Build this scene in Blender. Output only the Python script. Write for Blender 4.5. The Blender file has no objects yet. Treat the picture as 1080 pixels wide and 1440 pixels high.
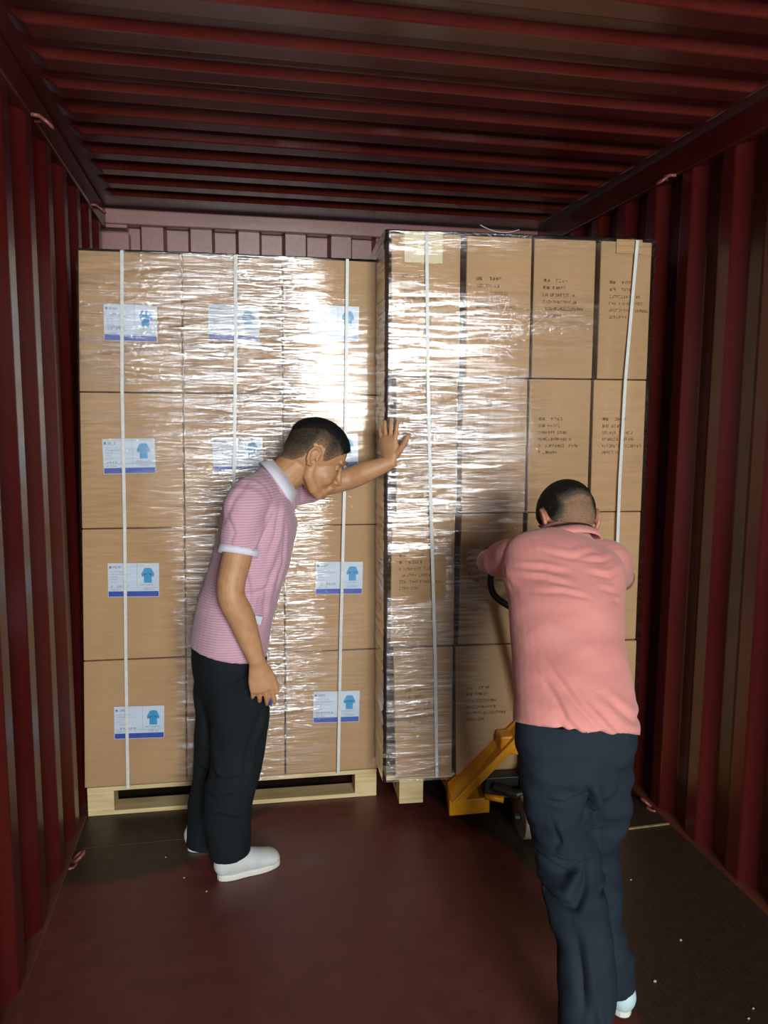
import bpy, math, random
import numpy as np
from mathutils import Vector, Matrix
S = bpy.context.scene
C = S.collection
random.seed(7); RNG = np.random.RandomState(7)

# ------------------------------------------------------------------ camera, world, light, exposure
CX, CH, F_PX = 0.605, 1.656, 1102.7
YAW, PIT, ROL = math.radians(11.149), math.radians(7.08), math.radians(0.401)
_F = np.array([math.sin(YAW)*math.cos(PIT), math.cos(YAW)*math.cos(PIT), -math.sin(PIT)])
_R0 = np.array([math.cos(YAW), -math.sin(YAW), 0.0]); _U0 = np.cross(_R0, _F)
_R = _R0*math.cos(ROL)+_U0*math.sin(ROL); _U = -_R0*math.sin(ROL)+_U0*math.cos(ROL)
cam = bpy.data.cameras.new('camera'); camo = bpy.data.objects.new('camera', cam); C.objects.link(camo)
cam.sensor_fit = 'VERTICAL'; cam.sensor_height = 36.0; cam.lens = 36.0*F_PX/1440.0
cam.clip_start = 0.05; cam.clip_end = 100
m = Matrix.Identity(4)
for i in range(3):
    m[i][0] = _R[i]; m[i][1] = _U[i]; m[i][2] = -_F[i]
m[0][3], m[1][3], m[2][3] = CX, 0.0, CH
camo.matrix_world = m; S.camera = camo

W_ = bpy.data.worlds.new('world'); S.world = W_; W_.use_nodes = True
W_.node_tree.nodes['Background'].inputs[0].default_value = (0.75, 0.85, 1.0, 1)
W_.node_tree.nodes['Background'].inputs[1].default_value = 0.5

def area(name, loc, rot, sx, sy, power, col=(1, 1, 1)):
    l = bpy.data.lights.new(name, 'AREA'); l.shape = 'RECTANGLE'; l.size = sx; l.size_y = sy; l.energy = power; l.color = col
    o = bpy.data.objects.new(name, l); C.objects.link(o); o.location = loc; o.rotation_euler = rot; return o
# daylight entering the open doorway behind the camera (container doors at y = -1.45)
area('daylight_doorway', (1.28, -3.60, 1.98), (math.radians(90), 0, math.radians(0)), 1.6, 1.2, 345, (0.97, 1.0, 0.98))
S.view_settings.view_transform = 'Standard'; S.view_settings.look = 'None'
S.view_settings.exposure = 0.0; S.view_settings.gamma = 1.0; S.view_settings.use_curve_mapping = False
S.cycles.max_bounces = 8; S.cycles.transparent_max_bounces = 12
S.cycles.sample_clamp_indirect = 4.0

def at(px, py, Y):
    """world point on the plane y = Y seen at that pixel (used to read positions off the photo at a chosen distance)"""
    d = _F + (px-540)/F_PX*_R - (py-720)/F_PX*_U
    return np.array([CX, 0, CH]) + d*(Y/d[1])

# ------------------------------------------------------------------ helpers
def tag(o, label=None, cat=None, group=None, kind=None):
    if label: o['label'] = label
    if cat: o['category'] = cat
    if group: o['group'] = group
    if kind: o['kind'] = kind
    return o
def empty(name, loc=(0, 0, 0), rz=0.0):
    o = bpy.data.objects.new(name, None); C.objects.link(o); o.location = loc; o.rotation_euler = (0, 0, rz)
    o.empty_display_size = 0.1; return o
def link_mesh(name, me, mat=None, parent=None, smooth=False):
    if mat: me.materials.append(mat)
    if smooth: me.polygons.foreach_set('use_smooth', [True]*len(me.polygons))
    o = bpy.data.objects.new(name, me); C.objects.link(o)
    if parent is not None: o.parent = parent
    return o
class MB:
    def __init__(s): s.v = []; s.f = []; s.n = 0
    def add(s, V, Fc):
        V = np.asarray(V, float).reshape(-1, 3); s.v.append(V); s.f += [tuple(int(i)+s.n for i in f) for f in Fc]; s.n += len(V); return s
    def hexa(s, c):   # 8 corners: bottom 4 ccw, top 4 ccw
        return s.add(c, [(3,2,1,0),(4,5,6,7),(0,1,5,4),(1,2,6,5),(2,3,7,6),(3,0,4,7)])
    def box(s, x0, x1, y0, y1, z0, z1):
        return s.hexa([(x0,y0,z0),(x1,y0,z0),(x1,y1,z0),(x0,y1,z0),(x0,y0,z1),(x1,y0,z1),(x1,y1,z1),(x0,y1,z1)])
    def tube(s, P, R, n=12, closed=False, cap=True, up=None):
        P = [np.asarray(p, float) for p in P]; k = len(P)
        if np.isscalar(R): R = [R]*k
        V = []; prev = None
        for i, p in enumerate(P):
            if closed: t = P[(i+1) % k]-P[i-1]
            else: t = P[min(i+1, k-1)]-P[max(i-1, 0)]
            t = t/(np.linalg.norm(t)+1e-12)
            u = np.asarray(up, float) if up is not None else (prev if prev is not None else (np.array([0,0,1.]) if abs(t[2]) < .9 else np.array([1.,0,0])))
            a = np.cross(u, t); a /= np.linalg.norm(a)+1e-12; b = np.cross(t, a); prev = b
            ra, rb = (R[i], R[i]) if np.isscalar(R[i]) else R[i]
            for j in range(n):
                th = 2*math.pi*j/n; V.append(p + a*ra*math.cos(th) + b*rb*math.sin(th))
        Fc = []
        for i in range(k if closed else k-1):
            for j in range(n):
                i2 = (i+1) % k; Fc.append((i*n+j, i*n+(j+1) % n, i2*n+(j+1) % n, i2*n+j))
        if cap and not closed:
            Fc.append(tuple(reversed(range(n)))); Fc.append(tuple((k-1)*n+j for j in range(n)))
        return s.add(V, Fc)
    def ell(s, c, r, rot=None, n=20, m_=12):
        V = []; Fc = []
        for i in range(1, m_):
            ph = math.pi*i/m_
            for j in range(n):
                th = 2*math.pi*j/n; V.append((r[0]*math.sin(ph)*math.cos(th), r[1]*math.sin(ph)*math.sin(th), r[2]*math.cos(ph)))
        V.append((0,0,r[2])); V.append((0,0,-r[2])); V = np.array(V)
        for i in range(m_-2):
            for j in range(n): Fc.append((i*n+j, (i+1)*n+j, (i+1)*n+(j+1) % n, i*n+(j+1) % n))
        T, B = (m_-1)*n, (m_-1)*n+1
        for j in range(n): Fc.append((T, j, (j+1) % n)); Fc.append((B, (m_-2)*n+(j+1) % n, (m_-2)*n+j))
        if rot is not None: V = V @ np.asarray(rot).T
        return s.add(V+np.asarray(c), Fc)
    def mesh(s, name='m'):
        me = bpy.data.meshes.new(name); me.from_pydata(np.vstack(s.v).tolist(), [], s.f); me.validate(); me.update(); return me
    def build(s, name, mat=None, parent=None, smooth=False, bevel=0, seg=2, autos=False):
        o = link_mesh(name, s.mesh(name), mat, parent, smooth)
        if bevel:
            b = o.modifiers.new('bevel', 'BEVEL'); b.width = bevel; b.segments = seg; b.limit_method = 'ANGLE'; b.angle_limit = math.radians(35)
        return o

# ------------------------------------------------------------------ materials
def srgb(r, g, b):
    f = lambda c: (c/255/12.92) if c/255 <= .04045 else ((c/255+.055)/1.055)**2.4
    return (f(r), f(g), f(b), 1)
def newmat(name):
    mt = bpy.data.materials.new(name); mt.use_nodes = True; nt = mt.node_tree
    return mt, nt, nt.nodes, nt.links, nt.nodes['Principled BSDF']
def noise(N, L, scale, detail=4, coord='Object', vec=None, dist=0.0):
    tc = N.new('ShaderNodeTexCoord'); mp = N.new('ShaderNodeMapping'); L.new(tc.outputs[coord], mp.inputs[0])
    if vec: mp.inputs['Scale'].default_value = vec
    n = N.new('ShaderNodeTexNoise'); n.inputs['Scale'].default_value = scale; n.inputs['Detail'].default_value = detail
    n.inputs['Distortion'].default_value = dist; L.new(mp.outputs[0], n.inputs['Vector']); return n
def ramp(N, L, src, stops):
    r = N.new('ShaderNodeValToRGB'); L.new(src, r.inputs[0]); e = r.color_ramp.elements
    e[0].position, e[0].color = stops[0]; e[1].position, e[1].color = stops[-1]
    for p, c in stops[1:-1]: q = e.new(p); q.color = c
    return r
def bump(N, L, src, bs, strength, dist=0.01):
    b = N.new('ShaderNodeBump'); b.inputs['Strength'].default_value = strength; b.inputs['Distance'].default_value = dist
    L.new(src, b.inputs['Height']); L.new(b.outputs[0], bs.inputs['Normal']); return b
def mat(name, c1, c2=None, rough=.5, scale=20, vec=None, metal=0, bmp=0, bd=.002, spec=.5, det=4, coord='Object'):
    mt, nt, N, L, bs = newmat(name); bs.inputs['Roughness'].default_value = rough; bs.inputs['Metallic'].default_value = metal
    bs.inputs['Specular IOR Level'].default_value = spec
    if c2 is None: bs.inputs['Base Color'].default_value = c1
    if c2 is not None or bmp:
        n = noise(N, L, scale, det, coord, vec)
        if c2 is not None:
            r = ramp(N, L, n.outputs[0], [(.3, c1), (.7, c2)]); L.new(r.outputs[0], bs.inputs['Base Color'])
        if bmp: bump(N, L, n.outputs[0], bs, bmp, bd)
    return mt
def steel(name, c1, c2, rough=.42, spec=.5):
    mt, nt, N, L, bs = newmat(name)
    n = noise(N, L, 2.2, 6, vec=(1, 1, .35)); r = ramp(N, L, n.outputs[0], [(.3, c1), (.72, c2)])
    n2 = noise(N, L, 60, 3); r2 = ramp(N, L, n2.outputs[0], [(.35, (.82, .82, .82, 1)), (.65, (1, 1, 1, 1))])
    mx = N.new('ShaderNodeMix'); mx.data_type = 'RGBA'; mx.blend_type = 'MULTIPLY'; mx.inputs[0].default_value = 1
    L.new(r.outputs[0], mx.inputs[6]); L.new(r2.outputs[0], mx.inputs[7]); L.new(mx.outputs[2], bs.inputs['Base Color'])
    rr = N.new('ShaderNodeMapRange'); L.new(n.outputs[0], rr.inputs[0]); rr.inputs[3].default_value = rough-.08; rr.inputs[4].default_value = rough+.1
    L.new(rr.outputs[0], bs.inputs['Roughness']); bs.inputs['Specular IOR Level'].default_value = spec
    bump(N, L, n2.outputs[0], bs, .12, .001); return mt
M = {}
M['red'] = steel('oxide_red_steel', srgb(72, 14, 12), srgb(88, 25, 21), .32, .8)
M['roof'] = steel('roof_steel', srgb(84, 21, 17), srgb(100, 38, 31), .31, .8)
M['end'] = steel('end_wall_steel', srgb(126, 74, 70), srgb(148, 94, 90), .34, .9)  # pink base carries the doorway light's sheen on the red steel
M['lip'] = steel('floor_angle_steel', srgb(110, 60, 40), srgb(80, 35, 28), .5)
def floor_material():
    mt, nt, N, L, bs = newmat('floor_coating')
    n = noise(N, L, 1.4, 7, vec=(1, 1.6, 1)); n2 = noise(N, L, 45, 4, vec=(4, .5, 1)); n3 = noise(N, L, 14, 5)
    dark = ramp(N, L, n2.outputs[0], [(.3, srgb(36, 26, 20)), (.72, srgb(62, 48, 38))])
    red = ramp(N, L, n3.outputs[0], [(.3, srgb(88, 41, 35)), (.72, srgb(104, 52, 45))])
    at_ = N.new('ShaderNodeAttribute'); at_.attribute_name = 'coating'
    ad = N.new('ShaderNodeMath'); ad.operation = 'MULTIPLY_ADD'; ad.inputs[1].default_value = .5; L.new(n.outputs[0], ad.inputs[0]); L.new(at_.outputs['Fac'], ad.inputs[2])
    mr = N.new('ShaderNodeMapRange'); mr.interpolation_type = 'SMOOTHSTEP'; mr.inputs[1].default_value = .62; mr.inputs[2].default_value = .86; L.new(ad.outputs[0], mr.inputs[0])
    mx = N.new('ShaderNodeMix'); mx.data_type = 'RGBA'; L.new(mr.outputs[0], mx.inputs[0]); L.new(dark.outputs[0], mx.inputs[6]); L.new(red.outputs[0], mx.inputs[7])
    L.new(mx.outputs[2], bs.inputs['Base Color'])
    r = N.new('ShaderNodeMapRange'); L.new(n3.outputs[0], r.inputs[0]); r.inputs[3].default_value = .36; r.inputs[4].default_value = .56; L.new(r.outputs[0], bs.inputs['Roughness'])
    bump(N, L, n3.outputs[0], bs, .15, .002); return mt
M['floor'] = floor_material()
def kraft():
    mt, nt, N, L, bs = newmat('kraft_cardboard')
    oi = N.new('ShaderNodeObjectInfo')
    n = noise(N, L, 3, 5, vec=(1, 1, .6)); r = ramp(N, L, n.outputs[0], [(.3, srgb(173, 140, 102)), (.7, srgb(188, 154, 115))])
    n2 = noise(N, L, 220, 2, vec=(.15, .15, 1.0))
    hsv = N.new('ShaderNodeHueSaturation'); L.new(r.outputs[0], hsv.inputs['Color'])
    mr = N.new('ShaderNodeMapRange'); L.new(oi.outputs['Random'], mr.inputs[0]); mr.inputs[3].default_value = .92; mr.inputs[4].default_value = 1.06; L.new(mr.outputs[0], hsv.inputs['Value'])
    L.new(hsv.outputs[0], bs.inputs['Base Color']); bs.inputs['Roughness'].default_value = .75; bs.inputs['Specular IOR Level'].default_value = .25
    n3 = noise(N, L, 6, 3, vec=(1, 1, 2.2)); bump(N, L, n3.outputs[0], bs, .35, .008); return mt
M['kraft'] = kraft()
M['print'] = mat('print_ink', srgb(96, 76, 56), rough=.7)
M['paper'] = mat('label_paper', srgb(204, 215, 228), srgb(194, 206, 222), rough=.35, scale=10)
M['lblue'] = mat('label_blue', srgb(52, 78, 168), rough=.35)
M['gown'] = mat('gown_blue', srgb(62, 158, 206), srgb(48, 138, 190), rough=.4, scale=30)
M['lgrey'] = mat('label_ink', srgb(120, 130, 142), rough=.5)
M['tape'] = mat('packing_tape', srgb(206, 192, 158), rough=.25)
M['strap'] = mat('white_strapping', srgb(222, 224, 220), srgb(202, 206, 204), rough=.35, scale=60)
M['pine'] = mat('pine_wood', srgb(226, 206, 158), srgb(196, 170, 118), rough=.6, scale=18, vec=(.25, 1, 3), bmp=.2)
M['dwood'] = mat('weathered_wood', srgb(150, 132, 104), srgb(116, 98, 76), rough=.7, scale=18, vec=(.25, 1, 3))
M['yellow'] = mat('yellow_enamel', srgb(232, 158, 20), srgb(206, 134, 18), rough=.38, scale=14)
M['gun'] = mat('dark_machine_steel', srgb(52, 52, 44), srgb(34, 34, 30), rough=.45, scale=20, metal=.4)
M['black'] = mat('black_rubber', srgb(20, 20, 24), rough=.4)
M['chrome'] = mat('bright_steel', srgb(190, 192, 196), rough=.25, metal=1)
M['tyre'] = mat('worn_nylon_wheel', srgb(146, 136, 112), srgb(112, 102, 84), rough=.6, scale=30)
M['chip'] = mat('white_litter', srgb(176, 168, 152), rough=.6)
M['batten'] = mat('pale_strip', srgb(168, 148, 100), srgb(120, 100, 66), rough=.5, scale=30)
M['ring'] = mat('worn_ring_steel', srgb(150, 92, 84), srgb(110, 40, 36), rough=.4, scale=30)

# ------------------------------------------------------------------ container shell
WX0, WX1, Y0, Y1, HZ = -0.012, 2.362, -1.45, 4.47, 2.684
def side_wall(name, xin, sgn, pitch, yc, rot_col=None):
    """inner flats at x = xin, outer flats 36 mm further out; trapezoid profile along y"""
    prof = []; k0 = int((Y0-yc)/pitch)-1; k1 = int((Y1-yc)/pitch)+2
    for k in range(k0, k1):
        c = yc+k*pitch; a = pitch*.135; b = pitch*.135+pitch*.235
        for dy, d in ((-b, 1), (-a, 0), (a, 0), (b, 1)): prof.append((c+dy, d))
    prof = [p for p in prof if Y0-.01 < p[0] < Y1+.01]
    V = []; Fc = []; z1 = 2.63
    outer = lambda d: xin + sgn*.038*d
    for (y, d) in prof: V.append((outer(d), y, 0.0)); V.append((outer(d), y, z1))
    n = len(prof)
    for i in range(n-1): Fc.append((2*i, 2*i+2, 2*i+3, 2*i+1) if sgn < 0 else (2*i+1, 2*i+3, 2*i+2, 2*i))
    # outer skin for thickness
    xo = xin+sgn*.06
    b0 = len(V); V += [(xo, Y0, 0), (xo, Y1, 0), (xo, Y1, z1), (xo, Y0, z1)]; Fc.append((b0, b0+1, b0+2, b0+3))
    mb = MB().add(V, Fc); o = mb.build(name, M['red']); b = o.modifiers.new('bevel', 'BEVEL'); b.width = .006; b.segments = 3; b.limit_method = 'ANGLE'; b.angle_limit = math.radians(20)
    tag(o, kind='structure'); return o
side_wall('wall_left', WX0, -1, .286, 2.26)
side_wall('wall_right', WX1, 1, .262, 2.365)
# roof, corrugations across the width with tapered ends
def roof():
    pitch = .2125; depth = .024; ys = []
    for k in range(-19, 11):
        c = 2.372+k*pitch
        for dy, d in ((-.030, 1), (-.0, 0), (.085, 0), (.115, 1)): ys.append((c+dy, d))
    ys = [q for q in ys if Y0+.1 < q[0] < 4.26]; ys = [(Y0, 1)]+ys+[(4.30, 1), (Y1, 1)]
    xs = [WX0-.05, WX0+.055, WX0+.10, WX1-.10, WX1-.055, WX1+.05]; am = [0, 0, 1, 1, 0, 0]
    V = [(x, y, HZ + depth - depth*(1-d)*a) for (y, d) in ys for x, a in zip(xs, am)]; nx = len(xs); Fc = []
    for j in range(len(ys)-1):
        for i in range(nx-1): Fc.append((j*nx+i, j*nx+nx+i, j*nx+nx+i+1, j*nx+i+1))
    mb = MB().add(V, Fc); mb.box(WX0-.05, WX1+.05, Y0, Y1, HZ+.04, HZ+.06)
    o = mb.build('ceiling', M['roof']); b = o.modifiers.new('bevel', 'BEVEL'); b.width = .005; b.segments = 3; b.limit_method = 'ANGLE'; b.angle_limit = math.radians(12)
    tag(o, kind='structure')
roof()
tag(MB().box(WX0-.06, WX0+.012, Y0, Y1-.05, 2.60, 2.70).build('trim_1', M['red'], bevel=.006), 'left top side rail of the container', kind='structure')
tag(MB().box(WX1-.012, WX1+.06, Y0, Y1-.05, 2.60, 2.70).build('trim_2', M['red'], bevel=.006), 'right top side rail of the container', kind='structure')
tag(MB().box(WX0-.04, WX0+.014, Y0, Y1, -.02, .008).build('trim_3', M['lip'], bevel=.003), kind='structure')
tag(MB().box(WX1-.018, WX1+.04, Y0, Y1, -.02, .010).build('trim_4', M['lip'], bevel=.003), kind='structure')
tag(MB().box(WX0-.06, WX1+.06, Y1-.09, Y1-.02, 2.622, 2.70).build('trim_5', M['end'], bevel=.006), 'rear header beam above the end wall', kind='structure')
# end wall: corner posts and corrugated panel
def end_wall():
    mb = MB(); y = Y1
    xs = []; c = .1985; 
    pts = [(WX0-.05, 0), (.115, 0), (.150, 0)]
    x = .164; k = 0
    while x < 2.22:
        d0, d1 = ((0, 1) if k % 2 == 0 else (1, 0))
        pts += [(x-.008, d0), (x+.008, d1)]; x += .125; k += 1
    pts += [(2.30, pts[-1][1]), (WX1+.05, 0)]
    V = []; Fc = []
    for (x, d) in pts: V += [(x, y+.016-.060*d, 0), (x, y+.016-.060*d, 2.63)]
    for i in range(len(pts)-1): Fc.append((2*i, 2*i+2, 2*i+3, 2*i+1))
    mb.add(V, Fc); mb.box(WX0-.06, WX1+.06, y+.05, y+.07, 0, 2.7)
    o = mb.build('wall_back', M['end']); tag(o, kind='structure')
end_wall()
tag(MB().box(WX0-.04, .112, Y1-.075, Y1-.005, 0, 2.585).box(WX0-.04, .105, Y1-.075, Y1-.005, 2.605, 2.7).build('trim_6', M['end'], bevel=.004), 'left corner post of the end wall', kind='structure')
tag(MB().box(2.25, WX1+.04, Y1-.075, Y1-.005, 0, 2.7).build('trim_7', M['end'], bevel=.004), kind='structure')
# floor grid carrying the outline of the red-brown coating
def floor():
    nx, ny = 80, 190; xs = np.linspace(WX0-.05, WX1+.05, nx); ys = np.linspace(Y0, Y1, ny)
    V = [(x, y, 0) for y in ys for x in xs]; Fc = [(j*nx+i, j*nx+i+1, (j+1)*nx+i+1, (j+1)*nx+i) for j in range(ny-1) for i in range(nx-1)]
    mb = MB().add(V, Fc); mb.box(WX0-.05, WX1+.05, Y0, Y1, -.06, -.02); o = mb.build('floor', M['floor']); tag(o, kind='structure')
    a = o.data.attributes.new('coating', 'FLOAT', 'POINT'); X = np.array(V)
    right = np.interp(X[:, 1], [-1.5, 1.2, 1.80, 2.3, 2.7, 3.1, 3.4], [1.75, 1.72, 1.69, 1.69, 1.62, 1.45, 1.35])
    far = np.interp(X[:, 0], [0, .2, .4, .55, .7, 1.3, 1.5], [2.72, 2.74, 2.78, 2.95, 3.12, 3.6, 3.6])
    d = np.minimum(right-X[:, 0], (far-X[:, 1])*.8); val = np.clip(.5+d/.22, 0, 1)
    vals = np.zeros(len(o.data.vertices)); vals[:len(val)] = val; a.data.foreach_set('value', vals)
floor()
tag(MB().box(WX0+.02, .42, 2.985, 2.990, -.001, .0012).build('trim_8', M['lip']), kind='structure')
tag(MB().hexa([(1.98,2.728,0),(2.345,2.742,0),(2.345,2.752,0),(1.98,2.738,0),(1.98,2.728,.004),(2.345,2.742,.004),(2.345,2.752,.004),(1.98,2.738,.004)]).build('floor_strip', M['batten']),
    'thin pale strip lying across the dark floor beside the right wall', 'strip')

def lashing_ring(loc, sgn, label, up):
    o = empty('lashing_ring', loc); tag(o, label, 'lashing ring')
    d = -sgn; P = []
    for i in range(20):
        t = 2*math.pi*i/20
        P.append((d*(.022+.020*(1+math.cos(t))*.9), .022*math.sin(t), (-.012 if up else .030)-.0+(-.014 if up else .014)*math.cos(t)))
    MB().tube(P, .006, 10, closed=True).build('ring', M['ring'], o, smooth=True)
    MB().tube([(0, -.03, 0), (d*.022, -.024, 0), (d*.03, 0, 0), (d*.022, .024, 0), (0, .03, 0)], .0065, 8).build('staple', M['ring'], o, smooth=True)
lashing_ring((WX0+.012, 2.84, 2.60), -1, 'steel lashing ring under the ceiling rail of the left wall, nearest', True)
lashing_ring((WX0+.012, 3.95, 2.60), -1, 'steel lashing ring high on the left wall just before the end wall', True)
lashing_ring((WX1-.012, 2.98, 2.60), 1, 'pale steel lashing ring under the ceiling rail of the right wall', True)
lashing_ring((WX0+.006, 2.88, .0), -1, 'red lashing ring at the foot of the left wall beside the left pallet', False)
lashing_ring((WX1-.006, 2.88, .0), 1, 'lashing ring at the foot of the right wall beside the right pallet', False)

# ------------------------------------------------------------------ little unreadable print, strokes in character cells
def glyph_row(mb, x, z, n, w, h, y, rnd, gap=.25, cjk=False):
    for i in range(n):
        x0 = x+i*w*(1+gap)
        if rnd.random() < .10: continue
        for _ in range(5 if cjk else 3):
            if rnd.random() < .5:
                zz = z+rnd.choice([.05, .5, .9])*h; mb.add([(x0, y, zz-h*.08), (x0+w*rnd.uniform(.6, 1), y, zz-h*.08), (x0+w*.95, y, zz+h*.08), (x0, y, zz+h*.08)], [(0, 1, 2, 3)])
            else:
                xx = x0+rnd.choice([.1, .5, .85])*w; mb.add([(xx-w*.09, y, z), (xx+w*.09, y, z), (xx+w*.09, y, z+h*rnd.uniform(.7, 1)), (xx-w*.09, y, z+h)], [(0, 1, 2, 3)])
def quad(mb, x0, x1, z0, z1, y): mb.add([(x0, y, z0), (x1, y, z0), (x1, y, z1), (x0, y, z1)], [(0, 1, 2, 3)])
def shipping_label(parent, x, z, w=.198, h=.138, seed=0, tilt=0, y=-.003):
    rnd = random.Random(seed)
    s = MB(); s.box(0, w, -.0006, .0006, 0, h); lb = s.build('shipping_label', M['paper'], parent); lb.location = (x, y, z); lb.rotation_euler = (0, tilt, 0)
    lb['label'] = 'white label with a blue gown picture and a blue band'
    b = MB(); quad(b, .002, w-.002, .002, h*.17, -.0012); b.build('blue_band', M['lblue'], lb)
    g = MB(); cx = w*.78; cz = h*.86
    pts = [(-.010, 0), (.010, 0), (.014, -.003), (.024, -.024), (.022, -.034), (.015, -.032), (.0145, -.024), (.0145, -.058), (-.0145, -.058), (-.0145, -.024), (-.015, -.032), (-.022, -.034), (-.024, -.024), (-.014, -.003)]
    ctr = (cx, -.0014, cz-.02); V = [ctr]+[(cx+a*1.05, -.0014, cz+c*1.05) for a, c in pts]; g.add(V, [(0, i+1, (i+1) % len(pts)+1) for i in range(len(pts))])
    g.build('gown_picture', M['gown'], lb)
    t = MB(); q = -.0012
    t.add([(.010+.005*math.cos(a), q, h*.88+.006*math.sin(a)) for a in np.linspace(0, 2*math.pi, 9)[:-1]], [tuple(range(8))])
    glyph_row(t, .020, h*.85, 4, .006, .009, q, rnd, cjk=True)
    for k, (n, ww) in enumerate(((16, .0028), (22, .0028), (9, .0024), (8, .0024), (9, .0024))): glyph_row(t, .010, h*(.73-.075*k), n, ww, .0045, q, rnd)
    glyph_row(t, .012, h*.30, 7, .008, .007, q, rnd, .35, True); glyph_row(t, .010, h*.20, 9, .0035, .006, q, rnd)
    glyph_row(t, w*.62, h*.34, 14, .0034, .006, q, rnd); glyph_row(t, w*.68, h*.215, 9, .0036, .006, q, rnd)
    quad(t, .004, w-.004, h*.275, h*.28, q); quad(t, w*.565, w*.569, h*.28, h*.97, q)
    t.build('label_print', M['lgrey'], lb)
    return lb

def carton(parent_frame, x0b, x1b, x0t, x1t, z0, z1, y=0.0, d=.55, lab='', grp='', gap=.003, dent=0.0):
    """parent_frame = (ox, oy, angle): pallet-local x along the front, y into depth. Returns the carton with local origin at its front lower left corner"""
    ox, oy, a = parent_frame; lx, ly = x0b+gap, y
    wx = ox+lx*math.cos(a)-ly*math.sin(a); wy = oy+lx*math.sin(a)+ly*math.cos(a)
    o_ = None; W = x1b-x0b-2*gap; H = z1-z0-.004; so = x0t-x0b; eo = (x1t-x1b)+W
    # body: front face as a slightly bulged grid
    nx, nz = 8, 10; V = []; Fc = []; rnd = random.Random(int(wx*1000+z0*777))
    ph = rnd.uniform(0, 6); bl = rnd.uniform(.001, .004)
    for j in range(nz+1):
        v = j/nz
        xl = so*v; xr = W+(eo-W)*v
        for i in range(nx+1):
            u = i/nx; yy = -bl*math.sin(math.pi*u)*math.sin(math.pi*v)-.0012*math.sin(7*v+ph)
            if i in (0, nx) or j in (0, nz): yy = .0
            V.append((xl+(xr-xl)*u, yy, H*v))
    for j in range(nz):
        for i in range(nx): k = j*(nx+1)+i; Fc.append((k, k+1, k+nx+2, k+nx+1))
    n0 = len(V); V += [(0, d, 0), (W, d, 0), (eo, d, H), (so, d, H)]
    bot = list(range(nx+1)); top = [nz*(nx+1)+i for i in range(nx+1)]; lef = [j*(nx+1) for j in range(nz+1)]; rig = [j*(nx+1)+nx for j in range(nz+1)]
    Fc.append(tuple(reversed(bot))+(n0, n0+1)); Fc.append(tuple(top)+(n0+2, n0+3)); Fc.append(tuple(lef)+(n0+3, n0)); Fc.append(tuple(reversed(rig))+(n0+1, n0+2)); Fc.append((n0+3, n0+2, n0+1, n0))
    o = MB().add(V, Fc).build('carton', M['kraft'], bevel=.004, seg=2)
    o.location = (wx, wy, z0+.002); o.rotation_euler = (0, 0, a); tag(o, lab, 'carton', grp)
    return o
def carton_print(o, x, z, seed, rows=6):
    rnd = random.Random(seed); mb = MB(); q = -.0052
    glyph_row(mb, x, z, 2, .011, .0115, q, rnd, cjk=True); glyph_row(mb, x+.05, z, 4, .010, .0115, q, rnd)
    glyph_row(mb, x, z-.027, 2, .011, .0115, q, rnd, cjk=True); glyph_row(mb, x+.038, z-.027, 5, .0085, .0115, q, rnd)
    for k, n in enumerate((13, 14, 17, 8)): glyph_row(mb, x, z-.054-.026*k, n, .0078, .0115, q, rnd)
    mb.build('printed_text', M['print'], o)

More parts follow.
